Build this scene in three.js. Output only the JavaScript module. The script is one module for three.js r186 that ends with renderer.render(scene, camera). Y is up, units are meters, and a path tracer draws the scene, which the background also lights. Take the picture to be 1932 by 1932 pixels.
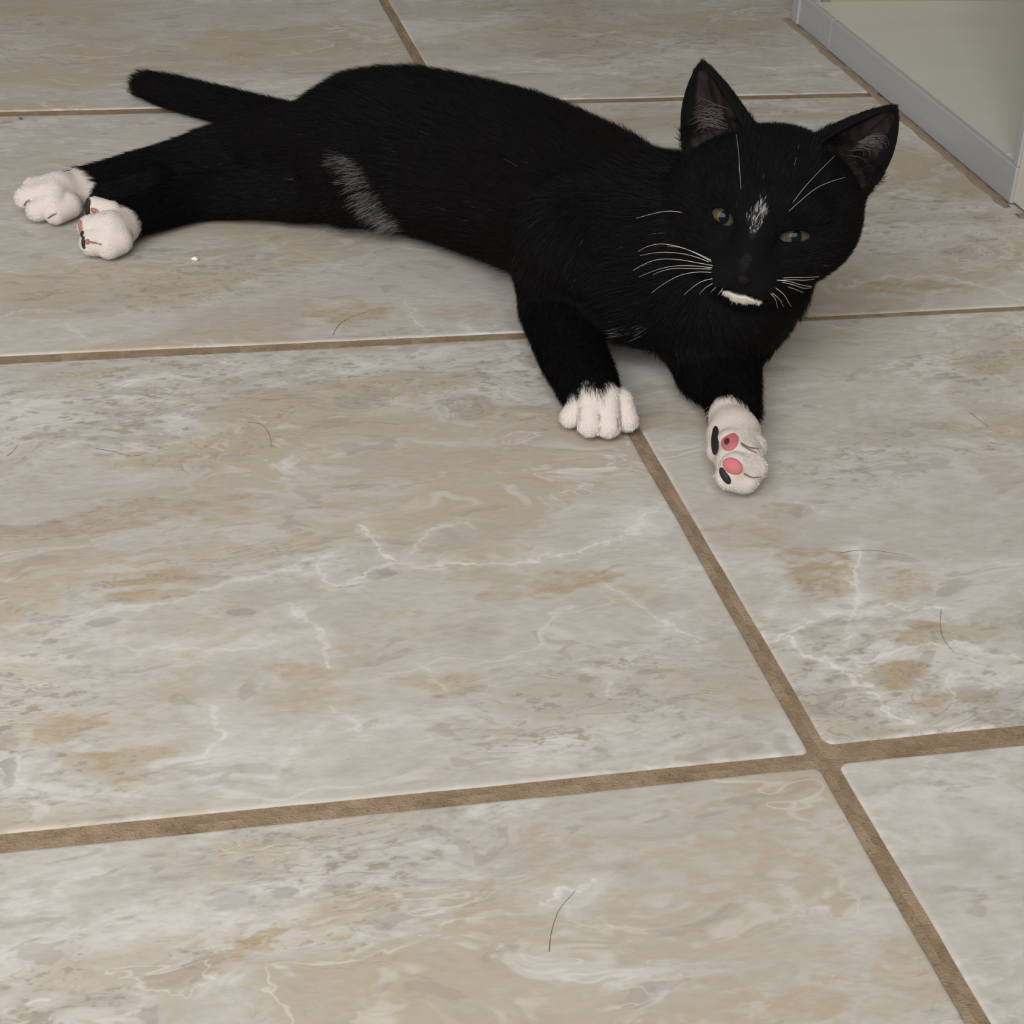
import * as THREE from 'three';
import { RectAreaLightUniformsLib } from 'three/addons/lights/RectAreaLightUniformsLib.js';
import { RoundedBoxGeometry } from 'three/addons/geometries/RoundedBoxGeometry.js';
import { mergeGeometries } from 'three/addons/utils/BufferGeometryUtils.js';

// ---------------------------------------------------------------- camera, light, exposure
const scene = new THREE.Scene();
const renderer = new THREE.WebGLRenderer({ antialias: true });
renderer.toneMapping = THREE.LinearToneMapping;
renderer.toneMappingExposure = 1.0;
renderer.shadowMap.enabled = true;
scene.background = new THREE.Color(0.75, 0.85, 1.0);          // overcast sky beyond the window

const FPX = 3587.64;                                            // focal length in photograph pixels
const camera = new THREE.PerspectiveCamera(2 * Math.atan(966 / FPX) * 180 / Math.PI, 1, 0.02, 30);
const CAM = new THREE.Vector3(-0.23131715, 0.38491444, 0.46265121);
const CM = [[0.97423240, 0.06780694, -0.21511265], [0.05214430, 0.86018840, 0.50730354], [0.21943611, -0.50544844, 0.83448766]];
const CR = new THREE.Vector3(CM[0][0], CM[1][0], CM[2][0]), CU = new THREE.Vector3(CM[0][1], CM[1][1], CM[2][1]), CB = new THREE.Vector3(CM[0][2], CM[1][2], CM[2][2]);
camera.position.copy(CAM);
camera.quaternion.setFromRotationMatrix(new THREE.Matrix4().makeBasis(CR, CU, CB));
scene.add(camera);

RectAreaLightUniformsLib.init();
const WIN = { x0: -1.45, x1: -0.1, y0: 0.5, y1: 1.5, z: 0.85 };  // the window behind the photographer
const winLight = new THREE.RectAreaLight(new THREE.Color(1.0, 0.985, 0.955), 9.1, WIN.x1 - WIN.x0, WIN.y1 - WIN.y0);
winLight.position.set((WIN.x0 + WIN.x1) / 2, (WIN.y0 + WIN.y1) / 2, WIN.z - 0.01);
winLight.lookAt((WIN.x0 + WIN.x1) / 2, (WIN.y0 + WIN.y1) / 2, 0);
scene.add(winLight);

// ---------------------------------------------------------------- helpers
const V3 = (x, y, z) => new THREE.Vector3(x, y, z);
const rayDir = (u, v) => CR.clone().multiplyScalar((u - 966) / FPX).addScaledVector(CU, -(v - 966) / FPX).addScaledVector(CB, -1).normalize();
function at(u, v, y = 0) { const d = rayDir(u, v); return CAM.clone().addScaledVector(d, (y - CAM.y) / d.y); }  // pixel -> point at height y
let seed = 12345;
const rnd = () => { seed = (seed * 1664525 + 1013904223) >>> 0; return seed / 4294967296; };
const PERM = new Uint8Array(512); { const a = [...Array(256).keys()]; for (let i = 255; i > 0; i--) { const j = Math.floor(rnd() * (i + 1)); [a[i], a[j]] = [a[j], a[i]]; } for (let i = 0; i < 512; i++) PERM[i] = a[i & 255]; }
const RV = new Float32Array(256); for (let i = 0; i < 256; i++) RV[i] = rnd() * 2 - 1;
function noise2(x, y) {
  const xi = Math.floor(x), yi = Math.floor(y); let fx = x - xi, fy = y - yi;
  fx = fx * fx * (3 - 2 * fx); fy = fy * fy * (3 - 2 * fy);
  const X = xi & 255, Y = yi & 255, X1 = (X + 1) & 255, Y1 = (Y + 1) & 255;
  const a = RV[PERM[PERM[X] + Y]], b = RV[PERM[PERM[X1] + Y]], c = RV[PERM[PERM[X] + Y1]], d = RV[PERM[PERM[X1] + Y1]];
  return a + (b - a) * fx + (c - a + (a - b - c + d) * fx) * fy;
}
function fbm(x, y, o = 4, g = 0.5) { let s = 0, a = 1, t = 0; for (let i = 0; i < o; i++) { s += a * noise2(x, y); t += a; a *= g; x = x * 2.03 + 17.3; y = y * 2.01 + 9.1; } return s / t; }
const sm = (a, b, x) => { const t = Math.min(1, Math.max(0, (x - a) / (b - a))); return t * t * (3 - 2 * t); };
const clamp = (x, a, b) => Math.min(b, Math.max(a, x));
const names = {};
function numbered(n) { names[n] = (names[n] ?? -1) + 1; return names[n] ? `${n}_${String(names[n]).padStart(3, '0')}` : n; }
function shade(o) { o.castShadow = o.receiveShadow = true; return o; }
function mesh(name, geo, mat, parent = scene) { const m = shade(new THREE.Mesh(geo, mat)); m.name = parent === scene ? numbered(name) : name; parent.add(m); return m; }
function group(name) { const g = new THREE.Group(); g.name = numbered(name); scene.add(g); return g; }
function tag(o, label, category, extra = {}) { Object.assign(o.userData, { label, category }, extra); return o; }
function box(x0, x1, y0, y1, z0, z1, r = 0) {
  const w = x1 - x0, h = y1 - y0, d = z1 - z0;
  const g = r ? new RoundedBoxGeometry(w, h, d, 2, r) : new THREE.BoxGeometry(w, h, d);
  g.translate((x0 + x1) / 2, (y0 + y1) / 2, (z0 + z1) / 2); return g;
}
function dataTex(arr, w, h, srgb) { const t = new THREE.DataTexture(arr, w, h, THREE.RGBAFormat); t.magFilter = THREE.LinearFilter; t.minFilter = THREE.LinearMipmapLinearFilter; t.wrapS = t.wrapT = THREE.RepeatWrapping; if (srgb) t.colorSpace = THREE.SRGBColorSpace; t.needsUpdate = true; return t; }

// ---------------------------------------------------------------- room shell
const RX0 = -2.3, RX1 = 0.7, RZ0 = -3.2, RZ1 = 0.85, RH = 2.4, TH = 0.12;
const wallMat = new THREE.MeshStandardMaterial({ color: new THREE.Color(0.38, 0.37, 0.355), roughness: 0.9 });
const ceilMat = new THREE.MeshStandardMaterial({ color: new THREE.Color(0.6, 0.59, 0.58), roughness: 0.95 });
function struct(name, geo, mat, label, category) { return tag(mesh(name, geo, mat), label, category, { kind: 'structure' }); }
struct('wall_back', box(RX0 - TH, RX1 + TH, -0.01, RH, RZ0 - TH, RZ0), wallMat, 'plain off-white room wall beyond the cabinet', 'wall');
struct('wall_left', box(RX0 - TH, RX0, -0.01, RH, RZ0, RZ1 + TH), wallMat, 'plain off-white room wall on the tail side of the kitten', 'wall');
struct('wall_right', box(RX1, RX1 + TH, -0.01, RH, RZ0, RZ1 + TH), wallMat, 'plain off-white room wall behind the cabinet', 'wall');
struct('wall_front', mergeGeometries([
  box(RX0, WIN.x0, -0.01, RH, RZ1, RZ1 + TH), box(WIN.x1, RX1, -0.01, RH, RZ1, RZ1 + TH),
  box(WIN.x0, WIN.x1, -0.01, WIN.y0, RZ1, RZ1 + TH), box(WIN.x0, WIN.x1, WIN.y1, RH, RZ1, RZ1 + TH)]), wallMat, 'off-white room wall with a window opening', 'wall');
struct('ceiling', box(RX0 - TH, RX1 + TH, RH, RH + TH, RZ0 - TH, RZ1 + TH), ceilMat, 'plain white ceiling', 'ceiling');
{
  const w = struct('window_1', mergeGeometries([
    box(WIN.x0, WIN.x1, WIN.y0, WIN.y0 + 0.04, RZ1 + 0.03, RZ1 + 0.08), box(WIN.x0, WIN.x1, WIN.y1 - 0.04, WIN.y1, RZ1 + 0.03, RZ1 + 0.08),
    box(WIN.x0, WIN.x0 + 0.04, WIN.y0 + 0.04, WIN.y1 - 0.04, RZ1 + 0.03, RZ1 + 0.08), box(WIN.x1 - 0.04, WIN.x1, WIN.y0 + 0.04, WIN.y1 - 0.04, RZ1 + 0.03, RZ1 + 0.08)]),
    new THREE.MeshStandardMaterial({ color: 0xeeeeec, roughness: 0.4 }), 'white framed window behind the photographer', 'window');
  mesh('pane', box(WIN.x0 + 0.04, WIN.x1 - 0.04, WIN.y0 + 0.04, WIN.y1 - 0.04, RZ1 + 0.053, RZ1 + 0.057), new THREE.MeshPhysicalMaterial({ color: 0xffffff, transmission: 1, roughness: 0.0, thickness: 0 }), w);
}

// ---------------------------------------------------------------- tiled floor
const PITCH = 0.333, TS = 0.3265;                                // tile pitch and tile size; a joint crossing is the origin
const floorG = group('floor'); tag(floorG, 'floor of large square beige stone-look tiles with brown grout', 'floor', { kind: 'structure' });

function tileGeo(variant, fine) {
  const h = TS / 2, rc = 0.0035, pts = [];
  const n = fine ? 44 : 1, q = fine ? 4 : 2;
  const corner = (cx, cz, a0) => { for (let i = 0; i <= q; i++) { const a = a0 + i / q * Math.PI / 2; pts.push([cx + rc * Math.cos(a), cz + rc * Math.sin(a), Math.cos(a), Math.sin(a)]); } };
  const side = (x0, z0, x1, z1, nx, nz) => { for (let i = 1; i < n; i++) { const t = i / n; pts.push([x0 + (x1 - x0) * t, z0 + (z1 - z0) * t, nx, nz]); } };
  const c = h - rc;
  corner(c, c, 0); side(c, h, -c, h, 0, 1); corner(-c, c, Math.PI / 2); side(-h, c, -h, -c, -1, 0); corner(-c, -c, Math.PI); side(-c, -h, c, -h, 0, -1); corner(c, -c, Math.PI * 1.5); side(h, -c, h, c, 1, 0);
  const rings = [[0.0022, 0], [0.0012, -0.00008], [0.0006, -0.00028], [0.0002, -0.0007], [0, -0.0015], [0, -0.008]];
  const N = pts.length, pos = [0, 0, 0], uv = [0.5, 0.5], idx = [];
  for (const [ins, y] of rings) pts.forEach(([x, z, nx, nz], i) => {
    const w = fine ? (noise2(i * 0.55 + variant * 31.7, 3.3) * 0.00022 + noise2(i * 0.11 + variant * 11.1, 8.3) * 0.0004) : 0;
    const o = ins - w * (ins < 0.003 ? 1 : 0.2);
    const X = x - nx * o, Z = z - nz * o; pos.push(X, y, Z); uv.push(X / TS + 0.5, 0.5 - Z / TS);
  });
  for (let i = 0; i < N; i++) { const j = (i + 1) % N; idx.push(0, 1 + j, 1 + i); for (let r = 0; r < rings.length - 1; r++) { const a = 1 + r * N + i, b = 1 + r * N + j, d = a + N, e = b + N; idx.push(a, b, d, b, e, d); } }
  const g = new THREE.BufferGeometry(); g.setAttribute('position', new THREE.Float32BufferAttribute(pos, 3)); g.setAttribute('uv', new THREE.Float32BufferAttribute(uv, 2)); g.setIndex(idx); g.computeVertexNormals(); return g;
}

// marks seen on single tiles, as pixel positions turned into floor points (veins, tan clouds, grey inclusions)
const pf = (u, v) => { const p = at(u, v, 0); return [p.x, p.z]; };
const VEINS = [
  [3.0, 0.9, [700, 985], [712, 1010], [725, 1045], [760, 1062], [835, 1072]], [4.5, 0.55, [0, 1190], [120, 1168], [220, 1152], [330, 1135], [450, 1098], [540, 1070], [600, 1048], [660, 1032]],
  [3.2, 0.8, [598, 1068], [615, 1098], [660, 1104], [740, 1066], [850, 1060], [980, 1063], [1100, 1042], [1200, 1003], [1245, 960]], [2.6, 0.7, [560, 1150], [590, 1180], [620, 1212], [640, 1262]],
  [4, 0.7, [402, 1340], [412, 1385], [395, 1432]], [5, 0.5, [0, 1243], [200, 1228], [400, 1235], [520, 1215]], [2.4, 0.7, [1160, 1108], [1230, 1150], [1290, 1198], [1335, 1212]], [2.6, 0.6, [640, 1335], [690, 1392]],
  [3, 0.5, [760, 1062], [800, 1010], [870, 980], [900, 1000]], [3, 0.5, [1170, 1290], [1180, 1320]], [6, 0.45, [40, 1400], [50, 1480], [55, 1560]], [7, 0.4, [560, 1400], [545, 1440], [530, 1490]], [3, 0.45, [800, 1250], [830, 1290], [850, 1310]],
  [3, 0.5, [100, 840], [130, 835], [155, 832]],
  [3.2, 1, [1606, 1045], [1612, 1075], [1606, 1100], [1621, 1140], [1618, 1172]], [3.2, 0.95, [1455, 1222], [1510, 1195], [1560, 1182], [1620, 1175], [1690, 1158], [1735, 1168], [1775, 1170]],
  [3.4, 0.95, [1478, 1228], [1555, 1266], [1600, 1285], [1630, 1318], [1672, 1360], [1705, 1385]], [3.6, 0.8, [1560, 1266], [1640, 1268], [1700, 1240], [1760, 1230], [1850, 1247], [1932, 1264]], [3, 0.8, [1786, 1300], [1790, 1322], [1796, 1345]],
  [2, 0.6, [1495, 958], [1520, 968], [1545, 978]], [2, 0.6, [1740, 1290], [1800, 1305], [1932, 1305]], [2, 0.5, [1605, 1180], [1600, 1230], [1610, 1262]],
  [1.6, 0.7, [1618, 424], [1650, 437], [1690, 461]], [2, 0.7, [1590, 548], [1650, 532], [1720, 528], [1800, 530], [1840, 542], [1880, 552], [1932, 572]], [1.6, 0.6, [1880, 440], [1905, 455], [1920, 480]], [1.5, 0.5, [1880, 552], [1932, 540]],
  [5, 0.9, [1030, 1692], [1060, 1672], [1090, 1666], [1125, 1656]], [4, 0.6, [0, 1895], [40, 1890], [80, 1880]], [3, 0.35, [380, 1740], [480, 1720], [560, 1735]],
  [1.6, 0.6, [775, 572], [790, 590], [800, 612], [830, 626]], [1.5, 0.5, [130, 612], [165, 640], [220, 652]], [1.5, 0.5, [0, 600], [60, 590], [120, 592]], [1.4, 0.4, [560, 470], [620, 490], [660, 500]],
].map(([w, s, ...p]) => ({ w: w / 3000, s, p: p.map(([u, v]) => pf(u, v)) }));
const CLOUDS = [ // [u, v, width px, height px, kind, strength]   t: tan, g: grey mauve, w: whitish
  [1080, 1100, 150, 34, 't', .8], [940, 1125, 120, 26, 't', .8], [300, 1092, 140, 22, 't', .9], [240, 1128, 160, 20, 't', .8], [850, 1290, 150, 60, 't', .6], [560, 1300, 200, 90, 't', .55], [200, 1440, 260, 90, 't', .7], [90, 1390, 180, 60, 't', .7],
  [420, 850, 330, 60, 't', .55], [270, 960, 400, 60, 't', .7], [60, 1000, 200, 50, 't', .7], [1050, 1300, 240, 60, 't', .4], [650, 950, 240, 24, 't', .45], [1200, 1130, 130, 40, 't', .35],
  [715, 1084, 60, 16, 'g', .9], [655, 1106, 70, 12, 'g', .8], [180, 1180, 70, 12, 'g', .8], [80, 1174, 80, 10, 'g', .7], [452, 1158, 50, 10, 'g', .7], [1190, 1250, 44, 12, 'g', .9], [1230, 1272, 40, 10, 'g', .5], [8, 1472, 30, 60, 'g', .8], [440, 858, 70, 14, 'g', .45], [870, 1018, 180, 50, 'g', .35], [1280, 1135, 80, 40, 'g', .3], [920, 1190, 150, 60, 'g', .35],
  [60, 1215, 300, 60, 'w', .5], [420, 1200, 300, 70, 'w', .4], [640, 1080, 120, 60, 'w', .35], [430, 1470, 180, 90, 'w', .5], [1300, 1240, 140, 80, 'w', .35], [950, 1040, 260, 40, 'w', .35],
  [1545, 1095, 170, 110, 't', .9], [1680, 1120, 140, 70, 't', .7], [1720, 1215, 120, 40, 't', .7], [1410, 1030, 160, 60, 't', .6], [1655, 1300, 170, 60, 't', .9], [1470, 985, 120, 40, 't', .6], [1760, 1345, 180, 60, 't', .6], [1830, 1220, 160, 50, 't', .5], [1880, 900, 100, 120, 't', .4], [1250, 790, 90, 50, 't', .5],
  [1500, 1180, 130, 60, 'w', .45], [1620, 1230, 160, 50, 'w', .5], [1480, 1245, 100, 60, 'w', .4], [1560, 1355, 120, 50, 'g', .35], [1870, 1350, 140, 70, 'g', .4], [1700, 850, 300, 160, 'g', .2], [1740, 1200, 60, 26, 't', .8],
  [560, 1760, 300, 60, 't', .75], [380, 1800, 180, 40, 't', .7], [700, 1700, 260, 50, 't', .5], [130, 1830, 260, 120, 't', .3], [950, 1700, 160, 40, 't', .45], [1500, 1770, 260, 70, 't', .35], [1530, 1880, 160, 60, 't', .5], [700, 1800, 140, 60, 't', .4],
  [430, 1690, 160, 50, 'g', .45], [530, 1672, 40, 16, 'g', .6], [1200, 1620, 200, 60, 'g', .3], [1000, 1600, 200, 60, 'g', .25], [640, 1650, 80, 40, 'g', .3], [400, 1720, 300, 30, 'w', .4], [1100, 1850, 300, 80, 'w', .35], [250, 1880, 300, 60, 'w', .3],
  [690, 590, 160, 46, 't', .75], [900, 590, 120, 40, 't', .4], [1710, 545, 200, 30, 't', .7], [1880, 420, 60, 40, 't', .4], [220, 330, 200, 30, 't', .5], [110, 300, 130, 24, 't', .4], [100, 500, 120, 30, 't', .35], [60, 585, 130, 22, 'g', .35], [450, 480, 220, 40, 'g', .4], [350, 620, 160, 20, 'g', .35], [1860, 700, 120, 60, 't', .5], [1880, 780, 140, 80, 't', .4],
  [300, 120, 240, 30, 'g', .25], [440, 112, 80, 16, 't', .5], [840, 92, 60, 16, 't', .5], [1400, 60, 200, 40, 't', .3], [1150, 100, 200, 40, 't', .2],
].map(([u, v, w, h, k, s]) => { const [x, z] = pf(u, v), [x2] = pf(u + w / 2, v), [, z2] = pf(u, v + h / 2); return { x, z, rx: Math.abs(x2 - x) + 0.001, rz: Math.abs(z2 - z) + 0.001, k, s }; });

function tileTexture(ci, ri, N) {
  const x0 = ci * PITCH, z0 = ri * PITCH;                         // this tile's corner nearest the origin side
  const col = new Uint8Array(N * N * 4), bmp = new Uint8Array(N * N * 4);
  const ox = ci * 3.71 + 50, oz = ri * 5.13 + 80;
  const A = { t: new Float32Array(N * N), g: new Float32Array(N * N), w: new Float32Array(N * N), v: new Float32Array(N * N) };
  const toPx = (x, z) => [((x - x0) / PITCH) * N, (1 - (z - z0) / PITCH) * N];
  const s = N / PITCH;
  for (const c of CLOUDS) {
    const [px, py] = toPx(c.x, c.z), rx = c.rx * s * 1.5, ry = c.rz * s * 1.5;
    if (px + rx < 0 || px - rx > N || py + ry < 0 || py - ry > N) continue;
    const T = A[c.k];
    for (let j = Math.max(0, Math.floor(py - ry)); j < Math.min(N, py + ry); j++) for (let i = Math.max(0, Math.floor(px - rx)); i < Math.min(N, px + rx); i++) {
      const wx = i / s, wz = j / s, n = fbm(wx * 38 + c.x * 90, wz * 85 + c.z * 70, 5, 0.68);
      const r = Math.hypot((i - px) / rx, (j - py) / ry) * 1.5 + n * 1.35;
      const k = c.s * (c.k === 'g' && c.rx < 0.012 ? 1 - sm(0.75, 1.0, r) : 1 - sm(0.45, 1.15, r)); const q = j * N + i; if (k > T[q]) T[q] = k;
    }
  }
  for (const ve of VEINS) for (let k = 0; k + 1 < ve.p.length; k++) {
    const [ax, ay] = toPx(...ve.p[k]), [bx, by] = toPx(...ve.p[k + 1]), R = ve.w * s * 9 + 12;
    const xa = Math.min(ax, bx) - R, xb = Math.max(ax, bx) + R, ya = Math.min(ay, by) - R, yb = Math.max(ay, by) + R;
    if (xb < 0 || xa > N || yb < 0 || ya > N) continue;
    const L2 = (bx - ax) ** 2 + (by - ay) ** 2 + 1e-6;
    for (let j = Math.max(0, Math.floor(ya)); j < Math.min(N, yb); j++) for (let i = Math.max(0, Math.floor(xa)); i < Math.min(N, xb); i++) {
      const jx = i + fbm(i / s * 95, j / s * 95 + 40, 4, 0.6) * s * 0.0065, jy = j + fbm(i / s * 95 + 70, j / s * 95, 4, 0.6) * s * 0.0065;
      const t = clamp(((jx - ax) * (bx - ax) + (jy - ay) * (by - ay)) / L2, 0, 1), d = Math.hypot(jx - ax - t * (bx - ax), jy - ay - t * (by - ay)) / s;
      const w = ve.w * (1.25 + 1.1 * fbm(i / s * 110, j / s * 110, 3, 0.6));
      const v = ve.s * (0.62 * (1 - sm(w * 0.3, w * 1.0, d)) + 0.38 * (1 - sm(w * 0.5, w * 5.5, d + w * 2.5 * fbm(i / s * 150 + 9, j / s * 260, 3, 0.65)))); const q = j * N + i; if (v > A.v[q]) A.v[q] = v;
    }
  }
  for (let j = 0; j < N; j++) for (let i = 0; i < N; i++) {
    const q = j * N + i, x = i / s + ox, z = -j / s + oz;
    const wx = fbm(x * 10, z * 16 + 5, 4, 0.6) * 0.05, wz = fbm(x * 9 + 40, z * 15, 4, 0.6) * 0.03;
    const X = x + wx, Z = z + wz + x * 0.05;
    const n1 = fbm(X * 8, Z * 20, 6, 0.58), n2 = fbm(X * 6 + 90, Z * 13 + 33, 5, 0.58), n3 = fbm(X * 60, Z * 125, 4, 0.65), n4 = fbm(x * 260, z * 460, 2, 0.6);
    const n5 = fbm(x * 150 + z * 20, z * 260, 4, 0.72);
    const m1 = fbm(x * 7 + 21, z * 9 + 60, 3), m2 = fbm(x * 9 + 121, z * 12 + 160, 3);
    let r = 190, g = 185, b = 176.5;
    const base = n2 * 12 + n3 * (9 + 9 * sm(-0.1, 0.4, m2)) + n4 * 5 + n5 * (5 + 14 * sm(-0.15, 0.35, m2)); r += base; g += base; b += base;
    const at_ = A.t[q] * clamp(1 + 0.9 * n3 + 0.5 * n1 + 1.5 * n5, 0, 1.5), ag = A.g[q] * (1 + 0.7 * n3 + 0.8 * n5), aw = A.w[q] * clamp(1 + 1.1 * n3 + 0.6 * n2 + 1.4 * n5, 0, 1.5);
    let tan = Math.max(sm(0.02, 0.30, n1 + 0.25 * m1 + 0.32 * n5) * (0.52 + 0.4 * n3), at_), grey = Math.max(sm(0.10, 0.42, n2 - 0.2 * m1) * 0.32, ag), white = Math.max(sm(0.06, 0.36, -n1 + 0.3 * m2 + 0.34 * n5) * (0.5 + 0.5 * n3), aw);
    // small dark inclusions and broken fine lines of the stone print, running with the bedding
    const inc = sm(0.36, 0.46, fbm(X * 42 + 11, Z * 95 + 3, 4, 0.6) + 0.16 * m2) * 0.30;
    const ln = Math.abs(fbm(X * 34 + 7, Z * 120, 4, 0.62)), lm = sm(0.0, 0.35, m2 + 0.35 * n1 + 0.3 * A.t[q]);
    const line = (1 - sm(0.0, 0.05, ln)) * lm * sm(-0.25, 0.2, n5), crumb = sm(0.30, 0.46, -n5 + 0.18 * m2) * sm(0.0, 0.4, m2 + 0.5 * A.t[q]);
    const c1 = Math.abs(n1 - 0.12), c2 = Math.abs(n2 + 0.1), vm = sm(-0.02, 0.38, m1), vw = 0.012 + 0.03 * sm(-0.2, 0.5, n3);
    const vein = Math.max(A.v[q] * clamp(0.92 + 0.9 * n5, 0.3, 1.2), (1 - sm(0.0, vw, c1)) * vm * 0.6, (1 - sm(0.0, vw, c2)) * sm(0.05, 0.4, -m1) * 0.5);
    const mixc = (k, R, G, B) => { k = clamp(k, 0, 1); r += (R - r) * k; g += (G - g) * k; b += (B - b) * k; };
    const fleck = sm(0.12, 0.5, fbm(X * 70 + 3, Z * 130 + 9, 3, 0.65)) * sm(-0.1, 0.4, m1 + 0.6 * n1);
    mixc(white * 0.9, 210, 209, 206); mixc(tan * 0.95, 175, 158, 135); mixc(fleck * 0.5, 210, 208, 203); mixc(grey * 0.8, 162, 155, 152); mixc(inc, 150, 138, 130); mixc(crumb * 0.5, 152, 137, 120); mixc(line * 0.36, 136, 118, 100); mixc(vein * 0.85, 222, 221, 217);
    col[q * 4] = clamp(r, 0, 255); col[q * 4 + 1] = clamp(g, 0, 255); col[q * 4 + 2] = clamp(b, 0, 255); col[q * 4 + 3] = 255;
    const h = clamp(128 + n3 * 46 + n1 * 40 + n4 * 22 + vein * 30 - line * 40 - grey * 20, 0, 255);
    bmp[q * 4] = bmp[q * 4 + 1] = bmp[q * 4 + 2] = h; bmp[q * 4 + 3] = 255;
  }
  return { map: dataTex(col, N, N, true), bump: dataTex(bmp, N, N, false) };
}
function tileMat(ci, ri, N) { const t = tileTexture(ci, ri, N); return new THREE.MeshPhysicalMaterial({ map: t.map, bumpMap: t.bump, bumpScale: 0.0005, roughness: 0.52, specularIntensity: 0.35 }); }
const MATS = {};
const geosF = [0, 1, 2, 3].map(v => tileGeo(v, true)), geoP = tileGeo(9, false);
// tile column c spans x from c*PITCH, row r spans z from r*PITCH
const SHIFT = { '0,-1': [0, -0.0032, 0], '0,0': [0, -0.0012, 0], '-1,-2': [0, 0.0012, -0.008], '-1,-1': [0, 0.0004, -0.003] };
const C0 = Math.floor(RX0 / PITCH), C1 = Math.ceil(RX1 / PITCH), R0 = Math.floor(RZ0 / PITCH), R1 = Math.ceil(RZ1 / PITCH);
for (let r = R0; r < R1; r++) for (let c = C0; c < C1; c++) {
  const seen = c >= -1 && c <= 0 && r >= -3 && r <= 0;
  const mc = seen ? c : ((c % 2) + 2) % 2 - 1, mr = seen ? r : -(((r % 3) + 3) % 3);
  const key = mc + ',' + mr;
  MATS[key] ??= tileMat(mc, mr, mr >= -1 ? 1152 : 896);
  const t = mesh('tile', seen ? geosF[(c + 2 * r + 20) % 4] : geoP, MATS[key], floorG);
  const [sx, sz, ry] = SHIFT[c + ',' + r] ?? [0, 0, 0];
  t.position.set((c + 0.5) * PITCH + sx, 0, (r + 0.5) * PITCH + sz); t.rotation.y = ry; t.scale.z = 0.9945;
}
{
  const N = 512, a = new Uint8Array(N * N * 4), b = new Uint8Array(N * N * 4);
  for (let j = 0; j < N; j++) for (let i = 0; i < N; i++) {
    const q = (j * N + i) * 4, n = fbm(i / 22, j / 22, 4, 0.6), m = noise2(i / 3.1, j / 3.1), l = noise2(i / 90 + 5, j / 90);
    const k = n * 17 + m * 4 + l * 12, pit = sm(0.72, 0.9, noise2(i / 7 + 40, j / 7)) * 24;
    a[q] = clamp(141 + k - pit, 0, 255); a[q + 1] = clamp(121 + k * 0.95 - pit, 0, 255); a[q + 2] = clamp(98 + k * 0.85 - pit, 0, 255); a[q + 3] = 255;
    b[q] = b[q + 1] = b[q + 2] = clamp(140 + n * 60 + m * 40 - pit, 0, 255); b[q + 3] = 255;
  }
  const map = dataTex(a, N, N, true), bump = dataTex(b, N, N, false);
  const g = box(RX0 - TH, RX1 + TH, -0.05, -0.0008, RZ0 - TH, RZ1 + TH), p = g.attributes.position, uv = g.attributes.uv;
  for (let i = 0; i < p.count; i++) uv.setXY(i, p.getX(i) / 0.08, p.getZ(i) / 0.08);
  mesh('grout', g, new THREE.MeshStandardMaterial({ map, bumpMap: bump, bumpScale: 0.0006, roughness: 0.95 }), floorG);
}

// ---------------------------------------------------------------- white open cabinet at the edge of the floor
const CABX = 0.871 * PITCH, CZ0 = -2.494 * PITCH, CZ1 = -1.405 * PITCH;   // front plane, far end, near end
{
  const cab = group('open_cabinet'); cab.position.set(CABX, 0, CZ1);
  tag(cab, 'white painted open-front cabinet with a low bottom shelf standing on the tiles', 'cabinet');
  const L = CZ1 - CZ0, D = 0.36, H = 0.86, RAIL = 0.0225;
  const N = 256, a = new Uint8Array(N * N * 4);
  for (let j = 0; j < N; j++) for (let i = 0; i < N; i++) { const q = (j * N + i) * 4, k = fbm(i / 60, j / 24, 4) * 5 + noise2(i / 2, j / 2) * 1.5; a[q] = 205 + k; a[q + 1] = 205 + k; a[q + 2] = 203 + k; a[q + 3] = 255; }
  const paint = new THREE.MeshStandardMaterial({ map: dataTex(a, N, N, true), color: new THREE.Color(0.66, 0.665, 0.68), roughness: 0.45 });
  const a2 = a.slice(); for (let q = 0; q < a2.length; q += 4) { a2[q] -= 2; a2[q + 2] -= 6; }
  const laminate = new THREE.MeshStandardMaterial({ map: dataTex(a2, N, N, true), color: new THREE.Color(0.99, 1.0, 1.0), roughness: 0.35 });
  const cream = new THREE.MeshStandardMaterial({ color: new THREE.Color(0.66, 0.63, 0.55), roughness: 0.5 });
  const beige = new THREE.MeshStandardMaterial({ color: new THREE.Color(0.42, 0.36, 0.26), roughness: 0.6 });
  const split = -L * 0.80;
  mesh('bottom_rail', box(0, 0.0045, 0.0008, RAIL, split + 0.0004, -0.0005, 0.0008), paint, cab);
  mesh('bottom_rail', box(0.0003, 0.0045, 0.0008, RAIL, -L + 0.0125, split - 0.0004, 0.0008), paint, cab);
  mesh('stile', box(0.0003, 0.010, RAIL, H, -0.0065, -0.0005, 0.0008), paint, cab);
  mesh('stile', box(-0.0012, 0.016, 0.0008, H, -L, -L + 0.012, 0.0008), paint, cab);
  mesh('shelf', box(0.0046, D - 0.01, RAIL - 0.016, RAIL - 0.0006, -L + 0.028, -0.0240, 0.0005), laminate, cab);
  mesh('cleat', box(0.0046, D - 0.01, RAIL - 0.016, RAIL - 0.0004, -0.0222, -0.0075, 0.0005), laminate, cab);
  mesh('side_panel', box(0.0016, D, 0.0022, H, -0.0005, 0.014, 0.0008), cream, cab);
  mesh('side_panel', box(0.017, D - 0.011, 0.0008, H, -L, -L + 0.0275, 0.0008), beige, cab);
  mesh('back_panel', box(D - 0.01, D, RAIL, H, -L, -0.0005), laminate, cab);
  mesh('top', box(-0.02, D + 0.01, H, H + 0.03, -L - 0.03, 0.03, 0.003), paint, cab);
}
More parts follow.
